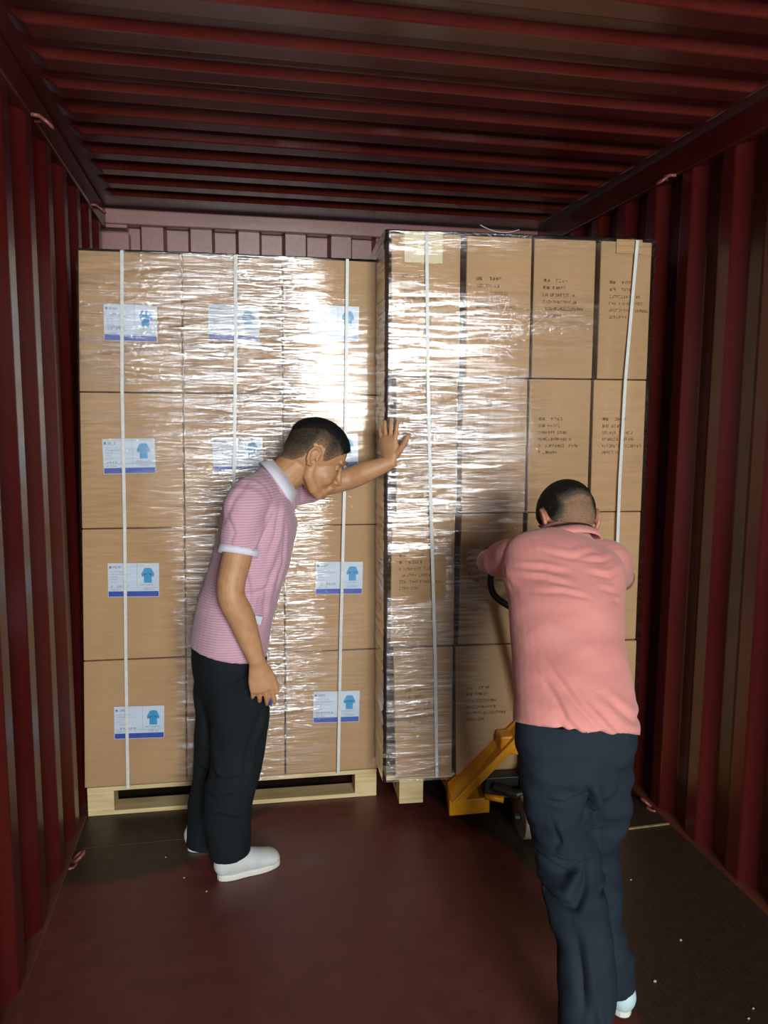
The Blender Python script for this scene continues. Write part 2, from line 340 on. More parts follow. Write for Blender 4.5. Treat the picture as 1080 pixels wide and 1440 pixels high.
# ------------------------------------------------------------------ stretch film
def film_material(name):
    mt = bpy.data.materials.new(name); mt.use_nodes = True; nt = mt.node_tree; N = nt.nodes; L = nt.links
    N.remove(N['Principled BSDF']); out = N['Material Output']
    n1 = noise(N, L, 1.0, 5, vec=(9, 9, 120), dist=1.6); n2 = noise(N, L, 1.0, 6, vec=(40, 40, 75), dist=2.0)
    wr = N.new('ShaderNodeAttribute'); wr.attribute_name = 'wrinkle_glint'
    cr = N.new('ShaderNodeAttribute'); cr.attribute_name = 'crinkle'
    mixh = N.new('ShaderNodeMix'); mixh.data_type = 'FLOAT'; L.new(cr.outputs['Fac'], mixh.inputs[0]); L.new(n1.outputs[0], mixh.inputs[2]); L.new(n2.outputs[0], mixh.inputs[3])
    sc = N.new('ShaderNodeMath'); sc.operation = 'MULTIPLY'; L.new(mixh.outputs[0], sc.inputs[0]); L.new(wr.outputs['Fac'], sc.inputs[1])
    b = N.new('ShaderNodeBump'); b.inputs['Strength'].default_value = 1.0; b.inputs['Distance'].default_value = .0038; L.new(sc.outputs[0], b.inputs['Height'])
    gl = N.new('ShaderNodeBsdfGlossy'); gl.inputs['Roughness'].default_value = .09; L.new(b.outputs[0], gl.inputs['Normal'])
    tr = N.new('ShaderNodeBsdfTransparent'); tr.inputs[0].default_value = (.975, .972, .968, 1)
    df = N.new('ShaderNodeBsdfDiffuse'); df.inputs[0].default_value = (.75, .74, .72, 1); L.new(b.outputs[0], df.inputs['Normal'])
    fr = N.new('ShaderNodeFresnel'); fr.inputs[0].default_value = 1.5; L.new(b.outputs[0], fr.inputs['Normal'])
    k = N.new('ShaderNodeMath'); k.operation = 'MULTIPLY_ADD'; L.new(wr.outputs['Fac'], k.inputs[0]); k.inputs[1].default_value = 8.5; k.inputs[2].default_value = .5  # the wrinkle map also multiplies reflectivity, painting in the highlight areas
    n4 = noise(N, L, 1.0, 4, vec=(4.5, 4.5, 78), dist=1.1)
    for q_ in (n1, n4): q_.inputs['Vector'].links[0].from_node.inputs['Rotation'].default_value = (0, .07, 0); mk = N.new('ShaderNodeMapRange'); L.new(n4.outputs[0], mk.inputs[0]); mk.inputs[1].default_value = .42; mk.inputs[2].default_value = .58; mk.inputs[3].default_value = .22; mk.inputs[4].default_value = 1.35
    fm = N.new('ShaderNodeMath'); fm.operation = 'MULTIPLY'; L.new(fr.outputs[0], fm.inputs[0]); L.new(mk.outputs[0], fm.inputs[1])
    g = N.new('ShaderNodeMath'); g.operation = 'MULTIPLY'; g.use_clamp = True; L.new(fm.outputs[0], g.inputs[0]); L.new(k.outputs[0], g.inputs[1])
    hz = N.new('ShaderNodeMath'); hz.operation = 'MULTIPLY'; L.new(wr.outputs['Fac'], hz.inputs[0]); hz.inputs[1].default_value = .04
    m1 = N.new('ShaderNodeMixShader'); L.new(hz.outputs[0], m1.inputs[0]); L.new(tr.outputs[0], m1.inputs[1]); L.new(df.outputs[0], m1.inputs[2])
    m2 = N.new('ShaderNodeMixShader'); L.new(g.outputs[0], m2.inputs[0]); L.new(m1.outputs[0], m2.inputs[1]); L.new(gl.outputs[0], m2.inputs[2])
    L.new(m2.outputs[0], out.inputs[0]); return mt
M['film'] = film_material('stretch_film')
def film(frame, path, z0, z1, ztop_in, wr_fn, cr_fn, label, seed, streaks=420, amp=.0020, lean=(0, 0)):
    """path: list of pallet-local (x,y) corners of the wrap; wrinkled by long near-horizontal pleats"""
    rs = np.random.RandomState(seed); P = np.array(path, float); seg = np.linalg.norm(np.diff(P, axis=0), axis=1); s = np.concatenate([[0], np.cumsum(seg)])
    ns = int(s[-1]/.014); nz = int((z1-z0)/.0045)
    ss = np.unique(np.concatenate([np.linspace(0, s[-1], ns), s])); zz = np.linspace(z0, z1, nz)
    px = np.interp(ss, s, P[:, 0]); py = np.interp(ss, s, P[:, 1])
    idx = np.clip(np.searchsorted(s, ss, side='right')-1, 0, len(seg)-1); tx = (P[idx+1, 0]-P[idx, 0])/seg[idx]; ty = (P[idx+1, 1]-P[idx, 1])/seg[idx]
    nxv, nyv = ty, -tx
    Sg, Zg = np.meshgrid(ss, zz); D = np.zeros_like(Sg); L_ = s[-1]
    for _ in range(streaks):
        z = rs.uniform(z0, z1); c = rs.uniform(0, L_); ln = rs.uniform(.08, .5); w = rs.uniform(.004, .012); sl = rs.normal(0, .10); a = rs.uniform(.3, 1)*amp*(w/.008)
        zc = z+sl*(Sg-c)+.006*np.sin(Sg*rs.uniform(8, 25)+rs.uniform(0, 6)); e = np.exp(-((Sg-c)/ln)**4)
        D += a*e*np.exp(-((Zg-zc)/w)**2)*rs.choice([1, 1, -1])
    pxg = np.tile(px, (nz, 1)); wrk = wr_fn(pxg, Zg, Sg); crk = cr_fn(pxg, Zg, Sg)
    D = D*np.clip(wrk*1.2, .1, 1.2)
    vv = (Zg-z0)/(z1-z0); uu = np.clip(pxg/P[:, 0].max(), 0, 1); pxg = pxg+vv*(lean[0]*(1-uu)+lean[1]*uu)
    X = pxg+nxv[None, :]*D; Y = np.tile(py, (nz, 1))+nyv[None, :]*D
    V = np.stack([X, Y, Zg], -1).reshape(-1, 3); m_ = len(ss)
    Fc = [(j*m_+i, j*m_+i+1, (j+1)*m_+i+1, (j+1)*m_+i) for j in range(nz-1) for i in range(m_-1)]
    # gathered skirt folded over the top edge
    top = V[-m_:]; cen = np.array([(P[:, 0].min()+P[:, 0].max())/2, .3, 0]); n0 = len(V); sk = top.copy()
    for i in range(m_):
        d = cen-top[i]; d[2] = 0; d /= np.linalg.norm(d); sk[i] = top[i]+d*(ztop_in+rs.uniform(-.02, .02)); sk[i][2] = z1+rs.uniform(-.002, .012)
    V = np.vstack([V, sk]); Fc += [((nz-1)*m_+i, (nz-1)*m_+i+1, n0+i+1, n0+i) for i in range(m_-1)]
    me = bpy.data.meshes.new('stretch_film'); me.from_pydata(V.tolist(), [], Fc)
    for nm, arr in (('wrinkle_glint', wrk), ('crinkle', crk)):
        a_ = me.attributes.new(nm, 'FLOAT', 'POINT'); a_.data.foreach_set('value', np.concatenate([arr.reshape(-1), np.full(m_, .8)]))
    o = link_mesh('stretch_film', me, M['film'], None, True)
    ox, oy, a = frame; o.location = (ox, oy, 0); o.rotation_euler = (0, 0, a); tag(o, label, 'plastic wrap'); return o
def strap(frame, pts, label, w=.0125):
    """flat band through pallet-local points (x,y,z)"""
    mb = MB(); P = [np.array(p, float) for p in pts]; V = []; Fc = []
    for p in P:
        for dx in (-w/2, w/2): V.append(p+np.array([dx, 0, 0])); V.append(p+np.array([dx, .0009, -.0005]))
    for i in range(len(P)-1):
        a, b = 4*i, 4*i+4
        Fc += [(a, a+2, b+2, b), (a+3, a+1, b+1, b+3), (a+1, a, b, b+1), (a+2, a+3, b+3, b+2)]
    Fc += [(0, 1, 3, 2)]; e = 4*(len(P)-1); Fc += [(e, e+2, e+3, e+1)]
    o = mb.add(V, Fc).build('strap', M['strap']); ox, oy, a = frame; o.location = (ox, oy, 0); o.rotation_euler = (0, 0, a); tag(o, label, 'strap'); return o

# ------------------------------------------------------------------ wooden pallet
def pallet(frame, w, d, z0, label, blocks, deck=.018, inset=0.0, runners=False):
    ox, oy, a = frame; oy += inset; o = empty('wooden_pallet', (ox, oy, z0), a); tag(o, label, 'pallet')
    H = .122
    for k in range(5):
        y0 = k*(d-.1)/4; MB().box(0, w, y0, y0+.1, H-deck, H).build('deck_board', M['pine'], o, bevel=.002)
    for (b0, b1) in blocks:
        for y0 in (0, d/2-.05, d-.1): MB().box(b0, b1, y0, y0+.1, .018, H-deck-.016).build('block', M['pine'], o, bevel=.002)
    for (b0, b1) in blocks: MB().box(b0, b1, 0, d, H-deck-.016, H-deck).build('stringer_board', M['pine'], o, bevel=.002)
    if runners:
        for (b0, b1) in blocks: MB().box(b0, b1, 0, d, 0, .0178).build('bottom_board', M['pine'], o, bevel=.002)
        return o
    for y0 in (0, d/2-.05, d-.1): MB().box(0, w, y0, y0+.1, 0, .018).build('bottom_board', M['pine' if y0 == 0 else 'dwood'], o, bevel=.002)
    return o

# ------------------------------------------------------------------ left load
FL = (0.006, 3.235, math.radians(-1.7))
pallet(FL, 1.205, .95, 0.0, 'pine pallet flat on the floor under the left load of cartons', [(0, .105), (.55, .65), (1.11, 1.205)])
zl = [.122, .661, 1.199, 1.735, 2.268]
xl = [-.012, .004, .018, .030, .046]; xr = [1.221, 1.217, 1.212, 1.205, 1.199]
rown = ['bottom row', 'second row up', 'third row up', 'top row']; coln = ['left column', 'middle column', 'right column']
lab_px = {(3, 0): (.10, .195), (3, 1): (.10, .205), (3, 2): (.105, .215), (2, 0): (.092, .215), (2, 1): (.115, .22), (2, 2): (.105, .235), (1, 0): (.105, .26), (1, 1): (.1, .25), (1, 2): (.125, .245), (0, 0): (.125, .205), (0, 2): (.115, .225), (0, 1): (.1, .2)}
for r in range(4):
    for c in range(3):
        f = lambda rr, k: xl[rr]+(xr[rr]-xl[rr])*k/3
        o = carton(FL, f(r, c), f(r, c+1), f(r+1, c), f(r+1, c+1), zl[r], zl[r+1], y=.002*((r*7+c*5) % 3), lab='kraft carton with gown label, %s, %s, left pallet' % (rown[r], coln[c]), grp='cartons on the left pallet')
        lx, lz = lab_px[(r, c)]
        shipping_label(o, lx, lz, seed=r*3+c, tilt=math.radians([1.5, 1.2, -1, 1][r]), y=-.0058)
def wrL(x, z, s):  # wrinkle depth plus painted highlight: gloss peaks at the bright middle
    u = np.clip(x/1.2, 0, 1)
    base = .14+.86*np.exp(-((u-.53)/.24)**2)
    base = base*np.where(z > 1.3, 1.0, 1.0) + .40*np.exp(-((z-1.95)/.33)**2)*np.clip((.80-u)/.1, 0, 1) 
    low = np.clip((1.25-z)/.3, 0, 1)*np.clip((.33-u)/.08, 0, 1); base = base*(1-.85*low)
    rgt = np.clip((u-.78)/.08, 0, 1); base = base*(1-.70*rgt)
    bot = np.clip((.42-z)/.2, 0, 1)*(u > .6); base = base*(1-.5*bot)
    return np.clip(base, .03, 1)
def crL(x, z, s):
    return np.clip(.75*np.clip((z-1.5)/.4, 0, 1)*np.clip((.5-x)/.25, 0, 1)+.6*np.exp(-((x-1.0)/.14)**2)*np.clip((z-1.6)/.2, 0, 1), 0, 1)
film(FL, [(-.014, .30), (-.014, -.006), (-.009, -.012), (.6, -.018), (1.218, -.012), (1.226, -.006), (1.226, .45)], .115, 2.272, .12, wrL, crL, 'clear stretch film wrapped round the left load of cartons', 3, lean=(.056, -.024))
strap(FL, [(.165, -.020, .12), (.175, -.024, .66), (.188, -.024, 1.2), (.196, -.024, 1.74), (.212, -.022, 2.268), (.213, .05, 2.279), (.215, .5, 2.276)], 'white strap down the left column of the left load')
strap(FL, [(.60, -.024, .12), (.61, -.026, 1.2), (.63, -.026, 1.9), (.636, -.022, 2.268), (.637, .05, 2.279), (.64, .5, 2.276)], 'white strap down the middle column of the left load')
strap(FL, [(1.035, -.020, .12), (1.045, -.024, .7), (1.062, -.024, 1.4), (1.068, -.024, 1.9), (1.072, -.022, 2.268), (1.075, .05, 2.279), (1.08, .5, 2.276)], 'white strap down the right column of the left load')

# ------------------------------------------------------------------ right load, raised on the jack
FR = (1.212, 2.965, math.radians(-3.6)); RZ = .062
pallet(FR, 1.035, .95, RZ, 'pine pallet lifted off the floor by the jack under the right load', [(.055, .155), (.47, .57), (.925, 1.025)], inset=.03, runners=True)
zr = [RZ+.124, .737, 1.272, 1.800, 2.335]
zr = [RZ+.124, .735, 1.272, 1.800, 2.330]
xl2 = [.030, .004, .012, .000, -.008]; xr2 = [1.045, 1.040, 1.035, 1.030, 1.022]
cnm = ['first column', 'second column', 'third column', 'last column by the wall']
for r in range(4):
    for c in range(4):
        sh = [.0, .0, .012, 0.0][r]
        xs0 = [xl2[r]+sh*(c == 0), .282, .552, .815][c] if True else 0
        xs1 = [.268, .546, .806, xr2[r]][c]
        if r == 3: xs0 += [0, .006, 0, .004][c]; xs1 -= [.0, .0, .004, 0][c]
        o = carton(FR, xs0, xs1, xs0+(xl2[r+1]-xl2[r])*.5, xs1-.004, zr[r], zr[r+1], y=.004*((r*5+c*3) % 3), gap=.002, lab='carton with printed lines, %s, %s, right pallet' % (rown[r], cnm[c]), grp='cartons on the right pallet')
        carton_print(o, .035, .365, r*4+c)
        if r == 3 and c == 0: t = MB().box(.045, .19, -.0068, -.0056, .42, .533).build('tape_patch', M['tape'], o); t['label'] = 'pale translucent tape patch'
        if r == 3 and c == 3: MB().box(.055, .16, -.0064, -.0054, .48, .533).build('tape_patch', mat('kraft_tape', srgb(186, 150, 108), rough=.3), o)
def wrR(x, z, s):  # wrinkles and painted glints together, gloss strongest towards the left columns
    u = x/1.04
    base = .12+.88*np.clip((.60-u)/.18, 0, 1)
    top = np.clip((z-1.85)/.12, 0, 1); band = np.exp(-((z-2.02)/.09)**2)
    base = base*(.30+.70*np.exp(-((z-1.56)/.30)**2))+.22*np.clip((1.2-z)/.1, 0, 1)*(u < .26)
    base = base*(1-.7*top)+.45*band*(u < .80)+.3*np.exp(-((z-2.31)/.04)**2)
    flat = np.exp(-(((z-1.02)/.09)**4))*(u < .22); base = base*(1-.92*flat)
    base = base*np.where((z < 1.2) & (u > .24) & (u < .5), .35, 1)
    base = np.where(s < .5, .8, base)
    return np.clip(base, .04, 1)
def crR(x, z, s):
    return np.clip(np.exp(-((z-2.0)/.12)**2)+.8*(s < .5), 0, 1)
film(FR, [(-.018, .5), (-.026, .2), (-.020, -.004), (-.010, -.014), (.5, -.019), (1.046, -.014), (1.058, -.004), (1.058, .3)], .18, 2.338, .12, wrR, crR, 'clear stretch film wrapped round the right load of cartons', 5, lean=(-.006, -.022))
strap(FR, [(.200, -.017, .19), (.185, -.020, .7), (.160, -.021, 1.27), (.140, -.021, 1.8), (.128, -.019, 2.330), (.127, .05, 2.343), (.125, .5, 2.340)], 'white strap down the left side of the right load')
strap(FR, [(.905, -.017, .19), (.93, -.020, .9), (.925, -.021, 1.4), (.93, -.021, 1.8), (.955, -.019, 2.330), (.956, .05, 2.343), (.958, .5, 2.340)], 'white strap down the right side of the right load')
# loose end of strapping standing up on the right load
_mb = MB(); _V = []; 
for i in range(13):
    t = i/12; _V += [(.35+.16*t, .05+.02*t, 2.360+.022*(abs(t-.55)/.55)**2), (.35+.16*t, .062+.02*t, 2.361+.022*(abs(t-.55)/.55)**2)]
_o = _mb.add(_V, [(2*i, 2*i+2, 2*i+3, 2*i+1) for i in range(12)]).build('strap_end', M['strap']); _o.location = (FR[0], FR[1], 0); _o.rotation_euler = (0, 0, FR[2])
_s = _o.modifiers.new('solid', 'SOLIDIFY'); _s.thickness = .0015
tag(_o, 'curled loose strap end lying on top of the right load', 'strap')

# ------------------------------------------------------------------ pallet jack
def jack():
    o = empty('pallet_jack', (1.79, 2.87, .012), FR[2]); tag(o, 'yellow hand pallet jack with black handle loop, pushed under the right load', 'pallet jack')
    for sx in (-1, 1):
        xo = sx*.245
        MB().box(xo-.085, xo+.085, .10, 1.12, .085, .135).build('fork', M['yellow'], o, bevel=.006)
        # heel of the fork in front of the pallet
        MB().hexa([(xo-.095, -.01, .035), (xo+.075, .0, .035), (xo+.085, .10, .06), (xo-.085, .10, .06), (xo-.095, -.01, .10), (xo+.075, .0, .10), (xo+.085, .10, .135), (xo-.085, .10, .135)]).build('fork_heel', M['yellow'], o, bevel=.005)
        # triangular gusset plate rising from fork heel to the head
        a = [(-sx*-.33*1.0, .0), ]
        x0, x1 = sx*.335, sx*.02
        V = [(x0, -.03, .10), (x0-sx*.03, -.03, .085), (x1, -.06, .40), (x1, -.06, .445), (x0, .07, .14), (x0-sx*.03, .07, .12), (x1, .04, .40), (x1, .04, .445)]
        MB().add(V, [(0, 1, 2, 3), (7, 6, 5, 4), (0, 3, 7, 4), (1, 5, 6, 2), (0, 4, 5, 1), (3, 2, 6, 7)]).build('gusset', M['yellow'], o, bevel=.003)
        MB().tube([(sx*.035, -.13, .085), (sx*.085, -.13, .085)], .085, 28).build('steer_wheel', M['tyre'], o, bevel=.006)
        MB().tube([(xo, .95, .04), (xo+.06, .95, .04)], .04, 18).build('load_wheel', M['tyre'], o)
    MB().box(-.14, .14, -.03, .05, .29, .37).build('head_block', M['yellow'], o, bevel=.008)
    for bx in (-.10, .10): MB().tube([(bx, -.045, .33), (bx, -.028, .33)], .014, 12).build('bolt', M['chrome'], o)
    mb = MB(); mb.tube([(0, -.10, .17), (0, -.10, .24), (0, -.10, .245), (0, -.10, .40)], [.06, .06, .045, .045], 20); mb.box(-.20, .20, -.03, .03, .12, .20); mb.tube([(-.11, -.13, .085), (.11, -.13, .085)], .018, 12)
    mb.tube([(-.17, -.05, .17), (-.09, -.1, .16), (.0, -.1, .17)], .02, 10); mb.build('hydraulic_pump', M['gun'], o, bevel=.004)
    MB().tube([(-.20, -.03, .125), (-.13, -.06, .12)], .013, 10).build('pedal', M['yellow'], o, smooth=True)
    # shaft up to the handle loop
    top = np.array([-.135, -.17, .93]); MB().tube([(0, -.12, .34), (-.02, -.125, .42), top], [.02, .019, .018], 12).build('handle_shaft', M['yellow'], o, smooth=True)
    P = [top+np.array(q) for q in ((0, 0, 0), (-.045, .0, .02), (-.088, -.004, .055), (-.104, -.008, .10), (-.10, -.014, .145), (-.07, -.018, .165), (0, -.02, .168), (.07, -.018, .165), (.10, -.014, .145), (.104, -.008, .10), (.088, -.004, .055), (.045, .0, .02))]
    P2 = []
    for i in range(len(P)):
        for t in (0, .33, .66):
            p0, p1, p2, p3 = P[i-1], P[i], P[(i+1) % len(P)], P[(i+2) % len(P)]
            P2.append(.5*((2*p1)+(-p0+p2)*t+(2*p0-5*p1+4*p2-p3)*t*t+(-p0+3*p1-3*p2+p3)*t**3))
    MB().tube(P2, .013, 12, closed=True).build('handle_loop', M['black'], o, smooth=True)
    MB().box(top[0]-.012, top[0]+.012, top[1]-.06, top[1]-.03, top[2]+.06, top[2]+.17).build('release_lever', M['black'], o, bevel=.004)
jack()

# ------------------------------------------------------------------ litter on the floor
for i, (x, y, s, lb) in enumerate([(1.995, 2.413, .010, 'white crumb of litter on the dark floor, right of the rear man\'s knee'), (1.988, 2.082, .012, 'white crumb of litter in the middle of the dark floor by the right wall'),
        (1.81, 1.929, .014, 'largest pale crumb on the dark floor, just right of the white heel'), (2.027, 1.781, .010, 'small pale crumb near the lower right corner of the floor'), (1.99, 1.75, .011, 'tan crumb nearest the lower right corner of the floor'),
        (.344, 2.865, .009, 'tiny pale crumb on the floor in front of the left pallet'), (.419, 2.717, .009, 'tiny pale crumb on the floor left of the white shoe'), (.50, 2.62, .010, 'pale crumb touching the floor below the white shoe heel')]):
    rs = np.random.RandomState(i+40); mb = MB().ell((0, 0, s*.2), (s*.36, s*.28, s*.24), n=9, m_=6); mb.v[0] = mb.v[0]*(1+rs.uniform(-.18, .18, mb.v[0].shape)); mb.v[0][:, 2] = np.maximum(mb.v[0][:, 2], 0)
    o = mb.build('litter_crumb', M['chip']); o.location = (x, y, 0); tag(o, lb, 'litter', 'crumbs of litter on the floor')
#PEOPLE
# ------------------------------------------------------------------ people
M['skin'] = None
def skin_mat(name, c1, c2):
    mt = mat(name, c1, c2, rough=.5, scale=40, bmp=.08, bd=.001); bs = mt.node_tree.nodes['Principled BSDF']
    bs.inputs['Subsurface Weight'].default_value = .12; bs.inputs['Subsurface Radius'].default_value = (.02, .008, .004); bs.inputs['Subsurface Scale'].default_value = .3
    return mt
M['skinA'] = skin_mat('tan_skin', srgb(198, 150, 108), srgb(184, 134, 94)); M['skinB'] = skin_mat('rosy_tan_skin', srgb(190, 134, 106), srgb(176, 116, 92))
def cloth(name, c1, c2, stripe=None, bmp=.35, sc=9, wv=(1, 1, 2.4), sheen=.2):
    mt, nt, N, L, bs = newmat(name); n = noise(N, L, sc, 4, vec=wv)
    r = ramp(N, L, n.outputs[0], [(.3, c1), (.7, c2)]); src = r.outputs[0]
    if stripe:
        tc = N.new('ShaderNodeTexCoord'); w = N.new('ShaderNodeTexWave'); w.bands_direction = 'Z'; w.inputs['Scale'].default_value = stripe[1]; w.inputs['Distortion'].default_value = 2.2; w.inputs['Detail'].default_value = 2; w.inputs['Detail Scale'].default_value = .6
        L.new(tc.outputs['Object'], w.inputs['Vector']); rr = ramp(N, L, w.outputs[0], [(.35, (0, 0, 0, 1)), (.65, (1, 1, 1, 1))])
        mx = N.new('ShaderNodeMix'); mx.data_type = 'RGBA'; L.new(rr.outputs[0], mx.inputs[0]); L.new(src, mx.inputs[6]); mx.inputs[7].default_value = stripe[0]; src = mx.outputs[2]
    L.new(src, bs.inputs['Base Color']); bs.inputs['Roughness'].default_value = .85; bs.inputs['Specular IOR Level'].default_value = .2; bs.inputs['Sheen Weight'].default_value = sheen
    bump(N, L, n.outputs[0], bs, bmp, .012); return mt
M['shirtA'] = cloth('pink_striped_knit', srgb(192, 146, 164), srgb(202, 156, 174), (srgb(212, 172, 188), 36))
M['shirtB'] = cloth('salmon_knit', srgb(212, 136, 128), srgb(222, 148, 140))
M['pantsA'] = cloth('black_trouser_cloth', srgb(22, 27, 30), srgb(30, 35, 38), bmp=.5, sc=6, wv=(1, 1, .8), sheen=0)
M['pantsB'] = cloth('dark_navy_trouser_cloth', srgb(28, 37, 47), srgb(37, 46, 56), bmp=.5, sc=6, wv=(1, 1, .9), sheen=0)
M['white'] = cloth('white_knit_trim', srgb(222, 222, 236), srgb(232, 232, 242), bmp=.1)
M['shoe'] = mat('white_shoe_leather', srgb(214, 218, 214), srgb(196, 202, 200), rough=.5, scale=20); M['shoeB'] = mat('pale_aqua_shoe_leather', srgb(200, 224, 226), srgb(184, 212, 216), rough=.5, scale=20)
M['sole'] = mat('white_rubber_sole', srgb(222, 222, 214), rough=.5)
M['eyew'] = mat('eye_white', srgb(220, 214, 206), rough=.2); M['eyed'] = mat('dark_iris', srgb(30, 20, 16), rough=.15)
M['nail'] = mat('finger_nail', srgb(214, 160, 140), rough=.3); M['lip'] = M['lip']
def hair_mat(name, c_dark, c_side):
    mt, nt, N, L, bs = newmat(name); a_ = N.new('ShaderNodeAttribute'); a_.attribute_name = 'length'
    n = noise(N, L, 220, 3); ad = N.new('ShaderNodeMath'); ad.operation = 'MULTIPLY_ADD'; L.new(n.outputs[0], ad.inputs[0]); ad.inputs[1].default_value = .5; L.new(a_.outputs['Fac'], ad.inputs[2])
    r = ramp(N, L, ad.outputs[0], [(.24, tuple(.5*a+.5*b for a, b in zip(c_side, srgb(176, 130, 96)))), (.44, c_side), (.84, c_dark)]); L.new(r.outputs[0], bs.inputs['Base Color']); bs.inputs['Roughness'].default_value = .7; bs.inputs['Specular IOR Level'].default_value = .25
    bump(N, L, n.outputs[0], bs, .6, .003); return mt
M['hairA'] = hair_mat('cropped_black_hair', srgb(16, 14, 14), srgb(92, 76, 60)); M['hairB'] = hair_mat('cropped_dark_hair', srgb(24, 20, 18), srgb(88, 78, 66))

def cr_interp(A, sub):
    A = np.array(A, float); out = []
    for i in range(len(A)-1):
        p0, p1, p2, p3 = A[max(i-1, 0)], A[i], A[i+1], A[min(i+2, len(A)-1)]
        for k in range(sub):
            t = k/sub; out.append(.5*((2*p1)+(-p0+p2)*t+(2*p0-5*p1+4*p2-p3)*t*t+(-p0+3*p1-3*p2+p3)*t**3))
    out.append(A[-1]); return np.array(out)
def limb(mb, pts, rad, up=(0, 1, 0), n=20, sub=6, round_ends=(True, True)):
    """smooth tapering elliptical limb; rad = r or (across, along up)"""
    P = [np.array(p, float) for p in pts]; Rr = [(r, r) if np.isscalar(r) else tuple(r) for r in rad]
    A = cr_interp([list(p)+list(r) for p, r in zip(P, Rr)], sub)
    def capend(a, b, rr):
        t = a-b; t /= np.linalg.norm(t)+1e-9; L = min(rr)*.95; return [(a+t*L*math.sin(q), (rr[0]*math.cos(q), rr[1]*math.cos(q))) for q in (.5, .95, 1.3, 1.5)]
    pp = [a[:3] for a in A]; rr = [(max(a[3], .002), max(a[4], .002)) for a in A]
    if round_ends[1]: e = capend(pp[-1], pp[-2], rr[-1]); pp += [q[0] for q in e]; rr += [q[1] for q in e]
    if round_ends[0]: e = capend(pp[0], pp[1], rr[0]); pp = [q[0] for q in reversed(e)]+pp; rr = [q[1] for q in reversed(e)]+rr
    mb.tube(pp, rr, n, up=up); return mb
def remesh(mb, voxel, smooth=3, adapt=0):
    me = mb.mesh('tmp'); o = bpy.data.objects.new('tmp', me); C.objects.link(o)
    r = o.modifiers.new('r', 'REMESH'); r.mode = 'VOXEL'; r.voxel_size = voxel; r.adaptivity = adapt; r.use_smooth_shade = True
    if smooth: s_ = o.modifiers.new('s', 'SMOOTH'); s_.factor = .5; s_.iterations = smooth
    dg = bpy.context.evaluated_depsgraph_get(); ev = o.evaluated_get(dg); out = bpy.data.meshes.new_from_object(ev)
    bpy.data.objects.remove(o); bpy.data.meshes.remove(me); return out
def verts_of(me):
    v = np.empty(len(me.vertices)*3); me.vertices.foreach_get('co', v); return v.reshape(-1, 3)
def norms_of(me):
    v = np.empty(len(me.vertices)*3); me.vertices.foreach_get('normal', v); return v.reshape(-1, 3)
def set_verts(me, V): me.vertices.foreach_set('co', V.reshape(-1)); me.update()
def creases(me, lst, facing=-.1):
    V = verts_of(me); Nn = norms_of(me); D = np.zeros(len(V)); ok = Nn[:, 1] < facing
    for pts, amp, w in lst:
        Q = np.array(pts)[:, [0, 2]]; X = V[:, [0, 2]]; best = np.full(len(V), 9.); env = np.zeros(len(V)); n_ = len(Q)-1
        for i in range(n_):
            a, b = Q[i], Q[i+1]; ab = b-a; t = np.clip(((X-a)@ab)/(ab@ab), 0, 1); d = np.linalg.norm(X-(a+t[:, None]*ab), axis=1); sgn = np.sign(ab[0]*(X[:, 1]-a[1])-ab[1]*(X[:, 0]-a[0]))
            up_ = d < np.abs(best); best = np.where(up_, d*sgn, best); env = np.where(up_, np.sin(math.pi*np.clip((i+t)/n_, .02, .98))**.5, env)
        D += amp*env*(-np.exp(-(best/w)**2)+.75*np.exp(-((best-1.9*w)/(1.2*w))**2))
    V = V+Nn*(D*ok)[:, None]; set_verts(me, V)
def ripple(me, amp, f, seed=0, zfade=-9):
    from mathutils import noise as nz
    V = verts_of(me); Nn = norms_of(me); D = np.array([nz.noise(Vector((v[0]*f[0]+seed, v[1]*f[1], v[2]*f[2]))) for v in V])
    set_verts(me, V+Nn*(D*amp*np.clip((V[:, 2]-zfade)/.12, 0, 1))[:, None])

